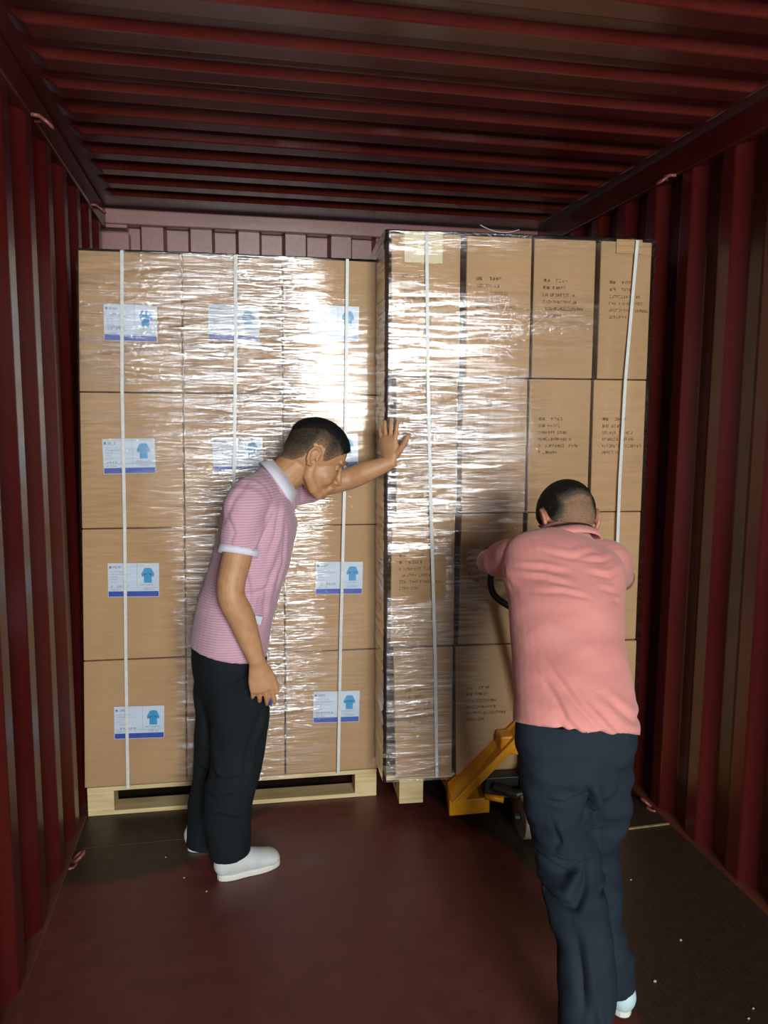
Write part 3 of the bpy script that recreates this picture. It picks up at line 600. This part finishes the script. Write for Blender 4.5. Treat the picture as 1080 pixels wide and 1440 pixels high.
HEAD_PARTS = [  # centre, radii in the head's own frame: x to the face, y left, z up
    ((-.012, 0, .034), (.100, .078, .086)), ((-.035, 0, .005), (.076, .070, .070)), ((.030, 0, -.025), (.058, .062, .080)), ((.060, 0, -.088), (.030, .033, .026)),
    ((.045, .036, -.038), (.032, .028, .034)), ((.045, -.036, -.038), (.032, .028, .034)), ((.074, 0, .026), (.018, .046, .016)), ((.083, .0, -.065), (.018, .026, .016)),
    ((.094, .013, -.040), (.010, .008, .008)), ((.094, -.013, -.040), (.010, .008, .008)), ((.106, 0, -.037), (.010, .010, .009)),
    ((.008, .039, -.040), (.046, .021, .046)), ((.008, -.039, -.040), (.046, .021, .046)), ((.096, 0, -.060), (.0085, .022, .0055)), ((.093, 0, -.070), (.009, .019, .0065)), ((.072, 0, -.098), (.018, .018, .013))]
def head(mb, c, pitch, yaw, roll=0, sc=1.0):
    """yaw: direction of the face in the ground plane; pitch: nose down. Returns the 3x3 frame"""
    fx = np.array([math.cos(yaw), math.sin(yaw), 0]); ly = np.array([-math.sin(yaw), math.cos(yaw), 0]); uz = np.array([0, 0, 1.])
    X = fx*math.cos(pitch)-uz*math.sin(pitch); Z = uz*math.cos(pitch)+fx*math.sin(pitch)
    Y = ly*math.cos(roll)+Z*math.sin(roll); Z = Z*math.cos(roll)-ly*math.sin(roll)
    B = np.stack([X, Y, Z], 1)*sc; c = np.array(c, float); T = lambda p: c+B@np.array(p, float)
    for q, r in HEAD_PARTS: mb.ell(T(q), r, B, 24, 16)
    mb.tube([T((.080, 0, .020)), T((.088, 0, .0)), T((.098, 0, -.020)), T((.108, 0, -.038)), T((.096, 0, -.046))], [.007*sc, .008*sc, .0095*sc, .011*sc, .008*sc], 12)
    for sg in (-1, 1):
        mb.tube([T((-.018, sg*.050, -.020)), T((-.004, sg*.049, -.064)), T((.032, sg*.037, -.092)), T((.064, sg*.018, -.104))], [.018*sc, .019*sc, .019*sc, .017*sc], 12)
        mb.tube([T((.088, sg*.012, .028)), T((.083, sg*.034, .033)), T((.068, sg*.052, .024))], [.006*sc, .007*sc, .006*sc], 10)
        # ear: rim, lobe, tragus
        rim = [(-.008, .073, -.004), (-.008, .078, .016), (-.020, .083, .028), (-.036, .087, .024), (-.043, .087, .006), (-.038, .083, -.014), (-.026, .077, -.030), (-.014, .072, -.030)]
        mb.tube([T((x-.004, sg*y, z)) for x, y, z in rim], [.0045*sc, .005*sc, .0055*sc, .0055*sc, .0055*sc, .006*sc, .0075*sc, .005*sc], 10)
        mb.ell(T((-.031, sg*.077, .002)), (.014, .004, .024), B, 14, 10); mb.ell(T((-.011, sg*.075, -.008)), (.004, .005, .007), B, 10, 8)
    return B, c
def head_post(me, B, c, sc):
    V = verts_of(me); Li = (V-c)@np.linalg.inv(B).T; Nn = norms_of(me); D = np.zeros(len(V))
    for sg in (-1, 1):
        q = Li-np.array([.082, sg*.031, .004]); D -= .006*sc*np.exp(-(q[:, 0]/.03)**2-(q[:, 1]/.017)**2-(q[:, 2]/.011)**2)
    q = Li-np.array([.098, 0, -.0652]); D -= .004*sc*np.exp(-(q[:, 0]/.02)**2-(q[:, 1]/.022)**4-(q[:, 2]/.0022)**2)
    set_verts(me, V+Nn*D[:, None])
def face_bits(parent, B, c, sc, hairmat, skin, only=(-1, 1)):
    T = lambda p: c+B@np.array(p, float)
    for sg in only:
        e = MB().ell(T((.0625, sg*.031, .003)), (.0125, .0125, .0125), B, 18, 12).build('eye', M['eyew'], parent, True)
        MB().ell(T((.0692, sg*.0315, .001)), (.0062, .0054, .0054), B, 14, 10).build('iris', M['eyed'], e, True)
        MB().ell(T((.0618, sg*.031, .0062)), (.0138, .0142, .0120), B, 18, 12).build('eyelid', skin, parent, True)
        MB().tube([T((.070, sg*.019, -.0035)), T((.0765, sg*.028, -.0035)), T((.0745, sg*.037, -.003)), T((.068, sg*.045, -.001))], [.0012*sc, .0019*sc, .0019*sc, .0012*sc], 8).build('eyelashes', hairmat, parent, True)
        limb(MB(), [T((.0945, sg*.013, .029)), T((.093, sg*.028, .035)), T((.082, sg*.046, .032)), T((.072, sg*.054, .027))], [.003, .0042, .0038, .002], n=8).build('eyebrow', hairmat, parent, True)
HLX = [-.16, -.12, -.075, -.053, -.040, -.022, -.008, .006, .020, .045, .064, .085, .12]; HLZ = [-.060, -.055, -.046, -.020, .030, .040, .034, -.002, .002, .035, .052, .066, .072]
def hair(parent, me, B, c, sc, m_, top, side, split, lmask=None):
    V = verts_of(me); Li = (V-c)@np.linalg.inv(B).T; Nn = norms_of(me)
    hz = np.interp(Li[:, 0], HLX, HLZ); s = Li[:, 2]-hz; rad = np.linalg.norm((Li-np.array([-.012, 0, .02]))/np.array([.115, .0865, .105]), axis=1)
    ok = (s > 0) & (rad < 1.25) & (Li[:, 2] < .16) & (np.abs(Li[:, 1]) < .086)
    ear = (np.abs(Li[:, 1]) > .074) & (Li[:, 2] < .036) & (Li[:, 0] > -.052) & (Li[:, 0] < -.006); ok &= ~ear
    ln = np.clip((Li[:, 2]+Li[:, 0]*.25-split)/.022, 0, 1)
    if lmask is not None: ln = lmask(Li, ln)
    th = (side+(top-side)*ln)*np.clip(s/.010, 0, 1)-.0004
    fc = [tuple(p.vertices) for p in me.polygons]; F = [f for f in fc if all(ok[i] for i in f)]
    ids = sorted({i for f in F for i in f}); mp = {i: k for k, i in enumerate(ids)}
    rs = np.random.RandomState(4); W2 = V[ids]+Nn[ids]*(th[ids]*(1+.15*rs.uniform(-1, 1, len(ids))))[:, None]
    h = bpy.data.meshes.new('hair'); h.from_pydata(W2.tolist(), [], [tuple(mp[i] for i in f) for f in F]); a_ = h.attributes.new('length', 'FLOAT', 'POINT'); a_.data.foreach_set('value', ln[ids])
    return link_mesh('hair', h, m_, parent, True)

def hand(mb, wrist, d, n_, thumb, curl=(.3, .35, .4, .45), spread=.06, tcurl=.3, tang=.75, sc=1.0):
    """wrist point, d finger direction, n_ back-of-hand normal, thumb = direction of the thumb side"""
    d = np.array(d, float); d /= np.linalg.norm(d); s = np.array(thumb, float); s -= d*(s@d); s /= np.linalg.norm(s); n_ = np.array(n_, float); nn = np.cross(d, s); nn = nn if nn@n_ > 0 else -nn; w = np.array(wrist, float); nails = []
    limb(mb, [w-d*.015*sc, w+d*.02*sc, w+d*.055*sc, w+d*.088*sc], [(.020*sc, .027*sc), (.017*sc, .034*sc), (.0155*sc, .041*sc), (.0125*sc, .040*sc)], up=s, n=18)
    for k, (o, L, r) in enumerate(((.030, .076, .0088), (.010, .084, .0090), (-.0105, .078, .0086), (-.030, .060, .0076))):
        a0 = spread*(1.5-k)*.9; dd = d*math.cos(a0)+s*math.sin(a0); p = w+d*(.080-.004*abs(k-1))*sc+s*o*sc; pts = [p]; ang = curl[k]*.6
        for f in (.45, .30, .25):
            v = dd*math.cos(ang)-nn*math.sin(ang); pts.append(pts[-1]+v*L*f*sc); ang += curl[k]
        pts = [p-d*.02*sc]+pts; limb(mb, pts, [r*sc*.9, r*sc*1.08, r*sc, r*sc*.94, r*sc*.78], up=s, n=12, sub=4); nails.append((pts[-1]-v*.004*sc, v, nn*math.cos(ang)+dd*math.sin(ang), r*sc))
    p = w+d*.018*sc+s*.022*sc-nn*.006*sc; t0 = d*math.cos(tang)+s*math.sin(tang); t1 = d*math.cos(tang-tcurl)+s*math.sin(tang-tcurl)
    q = [p, p+t0*.038*sc, p+t0*.038*sc+(t0+t1)*.5*.032*sc, p+t0*.038*sc+(t0+t1)*.5*.032*sc+t1*.026*sc]; limb(mb, q, [.015*sc, .0125*sc, .0105*sc, .0085*sc], up=nn, n=12, sub=4)
    return nails
def band(name, c, ax_a, ax_b, ax_n, prof, m_, parent, n=48, gap=None):
    """closed or open fabric band: prof = [(scale, height)...]; c centre, a/b half axes"""
    V = []; Fc = []; k = len(prof); th = np.linspace(0, 2*math.pi, n, endpoint=False) if gap is None else np.linspace(gap, 2*math.pi-gap, n)
    for t in th:
        e = ax_a*math.cos(t)+ax_b*math.sin(t)
        for sc, h in prof: V.append(c+e*sc+ax_n*h)
    m2 = n if gap is None else n-1
    for i in range(m2):
        for j in range(k): i2 = (i+1) % n; j2 = (j+1) % k; Fc.append((i*k+j, i2*k+j, i2*k+j2, i*k+j2))
    if gap is not None: Fc.append(tuple(range(k))); Fc.append(tuple(reversed([(n-1)*k+j for j in range(k)])))
    return MB().add(V, Fc).build(name, m_, parent, True)
def shoe(parent, heel, d, m_, L=.265, lift=0.0, w=.047):
    """heel point on the ground, d direction of the toe"""
    d = np.array([d[0], d[1], 0.]); d /= np.linalg.norm(d); s = np.array([-d[1], d[0], 0]); up = np.array([0, 0, 1.]); h = np.array(heel, float)
    tilt = lambda x: up*lift*(1-min(max(x/(L*.72), 0), 1))
    P = lambda x, z: h+d*x+up*z+tilt(x)
    mb = MB(); limb(mb, [P(.018, .055), P(.05, .058), P(.10, .052), P(.155, .042), P(.205, .034), P(L-.018, .030)], [(.046, .036), (.050, .040), (.044, .043), (.034, .046), (.026, .047), (.018, .034)], up=s, n=24)
    limb(mb, [P(.045, .06), P(.04, .10)], [(.046, .036), (.044, .036)], up=s)
    me = remesh(mb, .005, 4); V = verts_of(me); hh = (V-h)@up-np.array([tilt((v-h)@d)[2] for v in V]); V[:, 2] += np.where(hh < .016, .016-hh, 0); set_verts(me, V)
    o = link_mesh('shoe', me, m_, parent, True); V = []; n = 30; k = 2; Fc = []; out = []
    for i in range(n):
        t = 2*math.pi*i/n; x = L/2-math.cos(t)*(L/2+.004); u = x/L; ww = w*(1.0-.35*math.exp(-((u-.42)/.2)**2)*.5)*(.86+.2*u); out.append((x, math.sin(t)*ww*(abs(math.sin(t))**-.25 if abs(math.sin(t)) > .05 else 1)))
    for zz in (0.0, .022):
        for (x, y) in out: V.append(P(x, zz)+s*y*(1.0 if zz else .97))
    Fc = [(i, (i+1) % n, n+(i+1) % n, n+i) for i in range(n)]+[tuple(reversed(range(n))), tuple(range(n, 2*n))]
    MB().add(V, Fc).build('sole', M['sole'], o, bevel=.004); return o

# ---- person at the left, in profile, one hand on the right load
def person_left():
    base = np.array([.60, 2.80, 0]); root = empty('person', (0, 0, 0)); tag(root, 'person in a pink striped polo shirt leaning with one hand on the right load', 'person')
    HC = at(445, 645, 2.76); yawA, pitA, scA = math.radians(5), math.radians(29), 1.07
    lat = np.array([-.12, 1, 0]); lat /= np.linalg.norm(lat)
    shR = at(346, 712, 2.63); elR = at(326, 832, 2.56); wrR_ = at(361, 930, 2.56)
    shL = at(405, 690, 2.95); elL = at(487, 674, 2.97); wrL_ = at(545, 652, 2.925)
    spine = [at(322, 925, 2.78), at(328, 868, 2.78), at(345, 805, 2.78), at(357, 750, 2.78), at(374, 705, 2.78), at(388, 683, 2.78)]
    # body
    mb = MB(); B, hc = head(mb, HC, pitA, yawA, 0, scA)
    limb(mb, spine, [(.10, .15), (.10, .13), (.11, .14), (.115, .155), (.09, .13), (.06, .07)], up=lat, n=28)
    limb(mb, [at(378, 700, 2.78), at(398, 672, 2.77), at(420, 652, 2.765)], [.064, .062, .064], up=lat)
    limb(mb, [shR, .5*shR+.5*elR, elR+np.array([-.004, 0, 0]), elR*.6+wrR_*.4, wrR_], [.052, .050, .046, (.045, .040), (.028, .024)], up=(0, 1, 0))
    limb(mb, [shL, .5*shL+.5*elL, elL, elL*.55+wrL_*.45, wrL_], [.050, .047, .043, .041, (.024, .028)], up=(0, 0, 1))
    nA = hand(mb, wrR_+np.array([.004, 0, -.01]), (.14, .02, -1), (0.1, -1, 0), (1, .1, 0), curl=(.16, .30, .38, .42), spread=.05, tang=.42, tcurl=.35, sc=1.02)
    nB = hand(mb, wrL_+np.array([.010, .0, .012]), (-.06, .12, 1), (-.80, -.60, 0), (.70, -.70, 0), curl=(.04, .04, .06, .10), spread=.16, tang=.85, tcurl=.25, sc=.98)
    hip = at(320, 925, 2.78)
    feet = {}
    for nm, x, y, kx in (('near', .595, 2.70, .645), ('far', .515, 2.90, .60)):
        limb(mb, [hip+np.array([0, (y-2.78)*.7, 0]), at(*((329, 1070) if nm == 'near' else (308, 1070)), y), np.array([x-.01, y, .09])], [.070, .050, .034], up=lat)
    me = remesh(mb, .0032, 3); head_post(me, B, hc, scA)
    body = link_mesh('body', me, M['skinA'], root, True)
    hair(root, me, B, hc, scA, M['hairA'], .0125, .0018, .070, lambda Li, ln: np.clip((Li[:, 2]-np.interp(Li[:, 0], [-.13, -.09, -.03, .02, .06], [.020, .060, .088, .076, .052]))/.026+.45, .45*np.clip((Li[:, 2]-np.interp(Li[:, 0], HLX, HLZ))/.065, 0, 1), 1))
    face_bits(root, B, hc, scA, M['hairA'], M['skinA'])
    # shirt
    mb = MB(); limb(mb, [at(321, 912, 2.78), at(325, 890, 2.78), at(333, 850, 2.78), at(350, 800, 2.78), at(359, 757, 2.78), at(366, 722, 2.78), at(374, 700, 2.78), at(384, 683, 2.78)],
        [(.137, .172), (.137, .172), (.136, .165), (.132, .170), (.134, .185), (.130, .185), (.104, .165), (.078, .105)], up=lat, n=36, round_ends=(False, True))
    limb(mb, [at(368, 698, 2.74), shR+np.array([.005, -.005, .012]), .55*shR+.45*elR+np.array([.0, 0, 0]), .47*shR+.53*elR], [.085, .073, .064, (.064, .060)], up=(0, 1, 0), round_ends=(True, False))
    limb(mb, [at(385, 700, 2.84), shL, .5*shL+.5*elL], [.085, .068, .060], up=(0, 0, 1), round_ends=(True, False))
    me = remesh(mb, .005, 3)
    Y = 2.6; A_ = lambda *q: [at(x, y, Y) for x, y in q]
    creases(me, [(A_((395, 705), (388, 750), (372, 800)), .006, .008), (A_((352, 790), (362, 770), (386, 720)), .007, .007), (A_((300, 760), (330, 700), (352, 672)), .004, .008), (A_((300, 830), (340, 840), (390, 825)), .005, .009),
        (A_((290, 870), (330, 858), (370, 868)), .004, .008), (A_((395, 780), (375, 830), (372, 880)), .006, .008), (A_((345, 800), (352, 840), (348, 880)), .005, .008), (A_((318, 720), (330, 745), (322, 765)), .003, .006), (A_((402, 740), (398, 800), (385, 850)), .004, .005)])
    ripple(me, .006, (9, 9, 16), 3, .89); st = link_mesh('polo_shirt', me, M['shirtA'], root, True)
    st['label'] = 'pink polo shirt with fine pale stripes'
    ax = (elR-shR); ax /= np.linalg.norm(ax); a1 = np.cross(ax, [0, 1, 0]); a1 /= np.linalg.norm(a1); a2 = np.cross(ax, a1)
    cc = .47*shR+.53*elR; cf = band('sleeve_cuff', cc, a1*.066, a2*.0625, ax, [(1.0, -.012), (1.0, .012), (.93, .012), (.93, -.012)], M['white'], root); cf['label'] = 'white knitted cuff'
    d1 = at(372, 652, 2.78); d2 = at(409, 706, 2.78); cen = (d1+d2)/2; aa = (d2-d1)/2; bb = lat*.098; aa = aa*1.06; cen = cen+np.array([.004, 0, .006]); nn = np.cross(bb, aa); nn /= np.linalg.norm(nn); nn = nn if nn[2] > 0 else -nn
    co = band('collar', cen, aa, bb, nn, [(.80, .020), (.84, .024), (1.03, -.008), (1.06, -.020), (1.01, -.018), (.95, -.004)], M['white'], root, gap=.12); co['label'] = 'white collar'
    tg = MB().box(-.012, .012, -.001, .001, -.014, .014).build('hem_tag', M['paper'], root); p = at(363, 872, 2.615); tg.location = p; tg.rotation_euler = (0, math.radians(15), math.radians(-8))
    # trousers
    mb = MB(); limb(mb, [at(322, 882, 2.79), at(321, 910, 2.79), at(322, 950, 2.79)], [(.128, .162), (.134, .168), (.128, .165)], up=lat, n=32, round_ends=(False, True))
    limb(mb, [at(330, 940, 2.72), at(338, 1000, 2.71), at(334, 1062, 2.71), at(321, 1130, 2.70), at(322, 1176, 2.70), at(324, 1198, 2.70)], [(.112, .09), (.106, .09), (.092, .085), (.088, .08), (.076, .072), (.070, .070)], up=lat, n=28, round_ends=(True, False))
    limb(mb, [at(316, 940, 2.86), at(314, 1000, 2.88), at(308, 1070, 2.89), at(298, 1130, 2.90), at(293, 1160, 2.90), at(291, 1187, 2.90)], [(.112, .09), (.105, .09), (.092, .085), (.088, .08), (.078, .072), (.072, .070)], up=lat, n=28, round_ends=(True, False))
    me = remesh(mb, .005, 3)
    creases(me, [(A_((365, 930), (345, 960), (325, 975)), .006, .008), (A_((372, 1000), (352, 1050), (345, 1100)), .007, .010), (A_((275, 1000), (290, 1060), (300, 1110)), .005, .010), (A_((270, 1120), (300, 1132), (335, 1122)), .007, .009), (A_((278, 1160), (310, 1152), (345, 1162)), .006, .008), (A_((285, 1090), (310, 1105), (345, 1098)), .005, .008)])
    ripple(me, .010, (7, 7, 10), 8); link_mesh('trousers', me, M['pantsA'], root, True)
    shoe(root, (.540, 2.685, 0), (1, .33), M['shoe'], L=.228); shoe(root, (.425, 2.905, 0), (1, .06), M['shoe'], L=.225)
    # pen held between the fingers
    k = nA[0]; p0 = nA[0][0]*.5+nA[1][0]*.5; pd = np.array([.25, -.1, 1.]); pd /= np.linalg.norm(pd); p0 = p0+np.array([.002, -.012, .016])
    pn = empty('pen', tuple(p0)); tag(pn, 'short blue pen held in the lowered hand of the person at the left', 'pen')
    MB().tube([-pd*.020, pd*.052], .0052, 12).build('barrel', mat('pen_blue', srgb(92, 92, 190), rough=.3), pn, True)
    MB().tube([-pd*.034, -pd*.028, -pd*.020], [.0015, .0045, .0052], 12).build('tip', M['chrome'], pn, True)
person_left()

# ---- person at the right, seen from behind, pushing
def person_right():
    root = empty('person', (0, 0, 0)); tag(root, 'person in a salmon shirt seen from behind, pushing the pallet jack at the right', 'person')
    lat = np.array([1, -.03, 0]); lat /= np.linalg.norm(lat); scB = 1.05
    HC = at(796, 736, 2.24); yawB, pitB = math.radians(90), math.radians(34)
    shL = at(727, 784, 2.16); shR = at(858, 790, 2.16); elL = at(687, 790, 2.42); elR = at(872, 814, 2.38); hdL = np.array([1.555, 2.655, 1.135]); hdR = np.array([1.745, 2.66, 1.135])
    hipL = at(772, 1070, 1.79); hipR = at(850, 1070, 1.79); knL = at(800, 1225, 1.80); knR = at(833, 1205, 1.86)
    anL = np.array([at(822, 1400, 1.60)[0], 1.60, .12]); anR = np.array([at(866, 1385, 1.80)[0], 1.83, .11])
    mb = MB(); B, hc = head(mb, HC, pitB, yawB, math.radians(1), scB)
    limb(mb, [at(812, 1045, 1.80), at(800, 900, 1.96), at(795, 810, 2.08), at(794, 775, 2.15)], [(.09, .13), (.09, .12), (.09, .13), (.06, .07)], up=lat, n=28)
    limb(mb, [at(794, 780, 2.13), at(795, 762, 2.18), at(795, 745, 2.22)], [.062, .060, .060], up=lat)
    for sh, el, hd in ((shL, elL, hdL), (shR, elR, hdR)):
        limb(mb, [sh, .5*sh+.5*el, el, el*.5+hd*.5, hd-np.array([0, .05, 0])], [.050, .046, .040, .038, .026], up=(0, 0, 1))
        hand(mb, hd-np.array([0, .085, -.012]), (0, 1, -.10), (0, 0, 1), (1 if sh is shL else -1, 0, 0), curl=(.85, .9, .9, .9), spread=.03, tang=.6, tcurl=.5)
    for hp, kn, an in ((hipL, knL, anL), (hipR, knR, anR)): limb(mb, [hp, kn, an], [.058, .050, .036], up=lat)
    me = remesh(mb, .0036, 2); head_post(me, B, hc, scB); link_mesh('body', me, M['skinB'], root, True)
    def lm(Li, ln):
        back = np.clip((Li[:, 2]-.015+.5*np.maximum(Li[:, 0]+.06, 0))/.06, 0, 1); patch = .28*np.exp(-((Li[:, 1]+.015)/.035)**2-((Li[:, 2]-.025)/.05)**2)*(Li[:, 0] < 0)
        side = np.clip((np.abs(Li[:, 1])-.035)/.03, 0, 1)*np.clip((Li[:, 2]+.03)/.04, 0, 1); return np.clip(np.maximum(back, side)-patch, 0, 1)
    hair(root, me, B, hc, scB, M['hairB'], .006, .002, .05, lm); face_bits(root, B, hc, scB, M['hairB'], M['skinB'])
    # shirt
    mb = MB(); limb(mb, [at(809, 1024, 1.78), at(809, 1010, 1.79), at(805, 965, 1.84), at(798, 905, 1.92), at(795, 850, 2.00), at(793, 808, 2.07), at(793, 782, 2.12), at(794, 764, 2.16)],
        [(.130, .162), (.130, .161), (.122, .156), (.118, .152), (.118, .163), (.112, .180), (.095, .165), (.062, .090)], up=lat, n=40, round_ends=(False, True))
    limb(mb, [at(750, 792, 2.12), shL, .5*shL+.5*elL, .45*shL+.55*elL], [.072, .060, .055, .053], up=(0, 0, 1), round_ends=(True, False))
    limb(mb, [at(835, 792, 2.12), shR, .5*shR+.5*elR, .35*shR+.65*elR], [.072, .064, .058, .056], up=(0, 0, 1), round_ends=(True, False))
    me = remesh(mb, .005, 3); A_ = lambda *q: [at(x, y, 1.95) for x, y in q]; A2 = lambda *q: [at(x, y, 2.0) for x, y in q]
    creases(me, [(A2((728, 800), (760, 796), (790, 800)), .005, .006), (A2((722, 812), (755, 808), (785, 814)), .005, .006), (A2((735, 826), (770, 822), (800, 828)), .004, .006), (A2((805, 784), (840, 788), (868, 784)), .004, .006), (A2((815, 800), (845, 806), (872, 800)), .005, .006), (A2((820, 818), (848, 824), (868, 818)), .004, .006), (A2((840, 834), (855, 838), (868, 834)), .004, .005), (A2((765, 776), (800, 782), (835, 776)), .004, .006),
        (A_((735, 905), (755, 945), (790, 985)), .006, .008), (A_((728, 925), (738, 960), (762, 990)), .007, .008), (A_((728, 960), (742, 985), (748, 1015)), .007, .008), (A_((790, 935), (830, 965), (870, 975)), .005, .009), (A_((850, 905), (862, 940), (884, 965)), .005, .008), (A_((770, 940), (800, 970), (835, 985)), .004, .009), (A2((708, 770), (712, 800), (722, 830)), .005, .006)])
    ripple(me, .007, (8, 8, 14), 21, at(810, 1020, 1.9)[2]); st = link_mesh('shirt', me, M['shirtB'], root, True); st['label'] = 'salmon pink short-sleeved shirt'
    cen = at(795, 757, 2.165); aa = lat*.098; bb = np.array([0, .075, -.045]); nn = np.cross(aa, bb); nn /= np.linalg.norm(nn); nn = nn if nn[2] > 0 else -nn
    band('collar', cen, aa, bb, nn, [(.84, .012), (.88, .018), (1.05, -.006), (1.09, -.020), (1.03, -.018), (.93, -.004)], M['shirtB'], root)
    # trousers
    mb = MB(); limb(mb, [at(811, 1000, 1.79), at(811, 1035, 1.79), at(811, 1075, 1.79)], [(.110, .148), (.116, .156), (.108, .150)], up=lat, n=36, round_ends=(False, True))
    limb(mb, [at(775, 1065, 1.79), at(784, 1130, 1.79), at(800, 1210, 1.80), at(812, 1270, 1.73), at(822, 1340, 1.665), at(824, 1405, 1.62), at(824, 1450, 1.60)], [(.088, .088), (.092, .088), (.084, .080), (.078, .074), (.078, .070), (.074, .070), (.07, .068)], up=lat, n=28, round_ends=(True, False))
    limb(mb, [at(848, 1065, 1.79), at(840, 1130, 1.82), at(832, 1200, 1.87), at(838, 1260, 1.83), at(850, 1325, 1.81), at(860, 1384, 1.80)], [(.088, .088), (.088, .080), (.078, .072), (.076, .068), (.074, .066), (.072, .062)], up=lat, n=28, round_ends=(True, False))
    me = remesh(mb, .005, 3); A_ = lambda *q: [at(x, y, 1.70) for x, y in q]
    creases(me, [(A_((772, 1225), (800, 1235), (830, 1215)), .017, .009), (A_((775, 1272), (800, 1265), (822, 1240), (832, 1222)), .020, .009), (A_((795, 1290), (792, 1330), (786, 1370)), .014, .010), (A_((798, 1350), (795, 1400), (808, 1425), (840, 1418), (855, 1395)), .017, .009), (A_((840, 1252), (855, 1254), (866, 1248)), .012, .006),
        (A_((850, 1318), (862, 1310), (872, 1295)), .012, .007), (A_((822, 1105), (830, 1130), (826, 1150)), .020, .010), (A_((772, 1132), (795, 1130), (815, 1116)), .008, .006), (A_((785, 1214), (800, 1216), (812, 1212)), .007, .004), (A_((850, 1345), (862, 1350), (876, 1335)), .012, .007), (A_((830, 1180), (850, 1185), (862, 1178)), .008, .006), (A_((780, 1160), (790, 1190), (785, 1205)), .007, .006)], facing=.1)
    ripple(me, .014, (7, 7, 10), 33); ripple(me, .008, (13, 13, 24), 5); link_mesh('trousers', me, M['pantsB'], root, True)
    shoe(root, (anL[0]+.02, 1.56, .0), (.42, 1), M['shoeB'], lift=.01); shoe(root, (anR[0]+.022, 1.785, .0), (.16, 1), M['shoeB'], lift=.03)
    0 and print('B hip z', hipL, 'knee', knL, 'ank', at(822, 1400, 1.6), 'neck', HC, 'sh', shL, shR, 'el', elL, 'an', anR)
person_right()
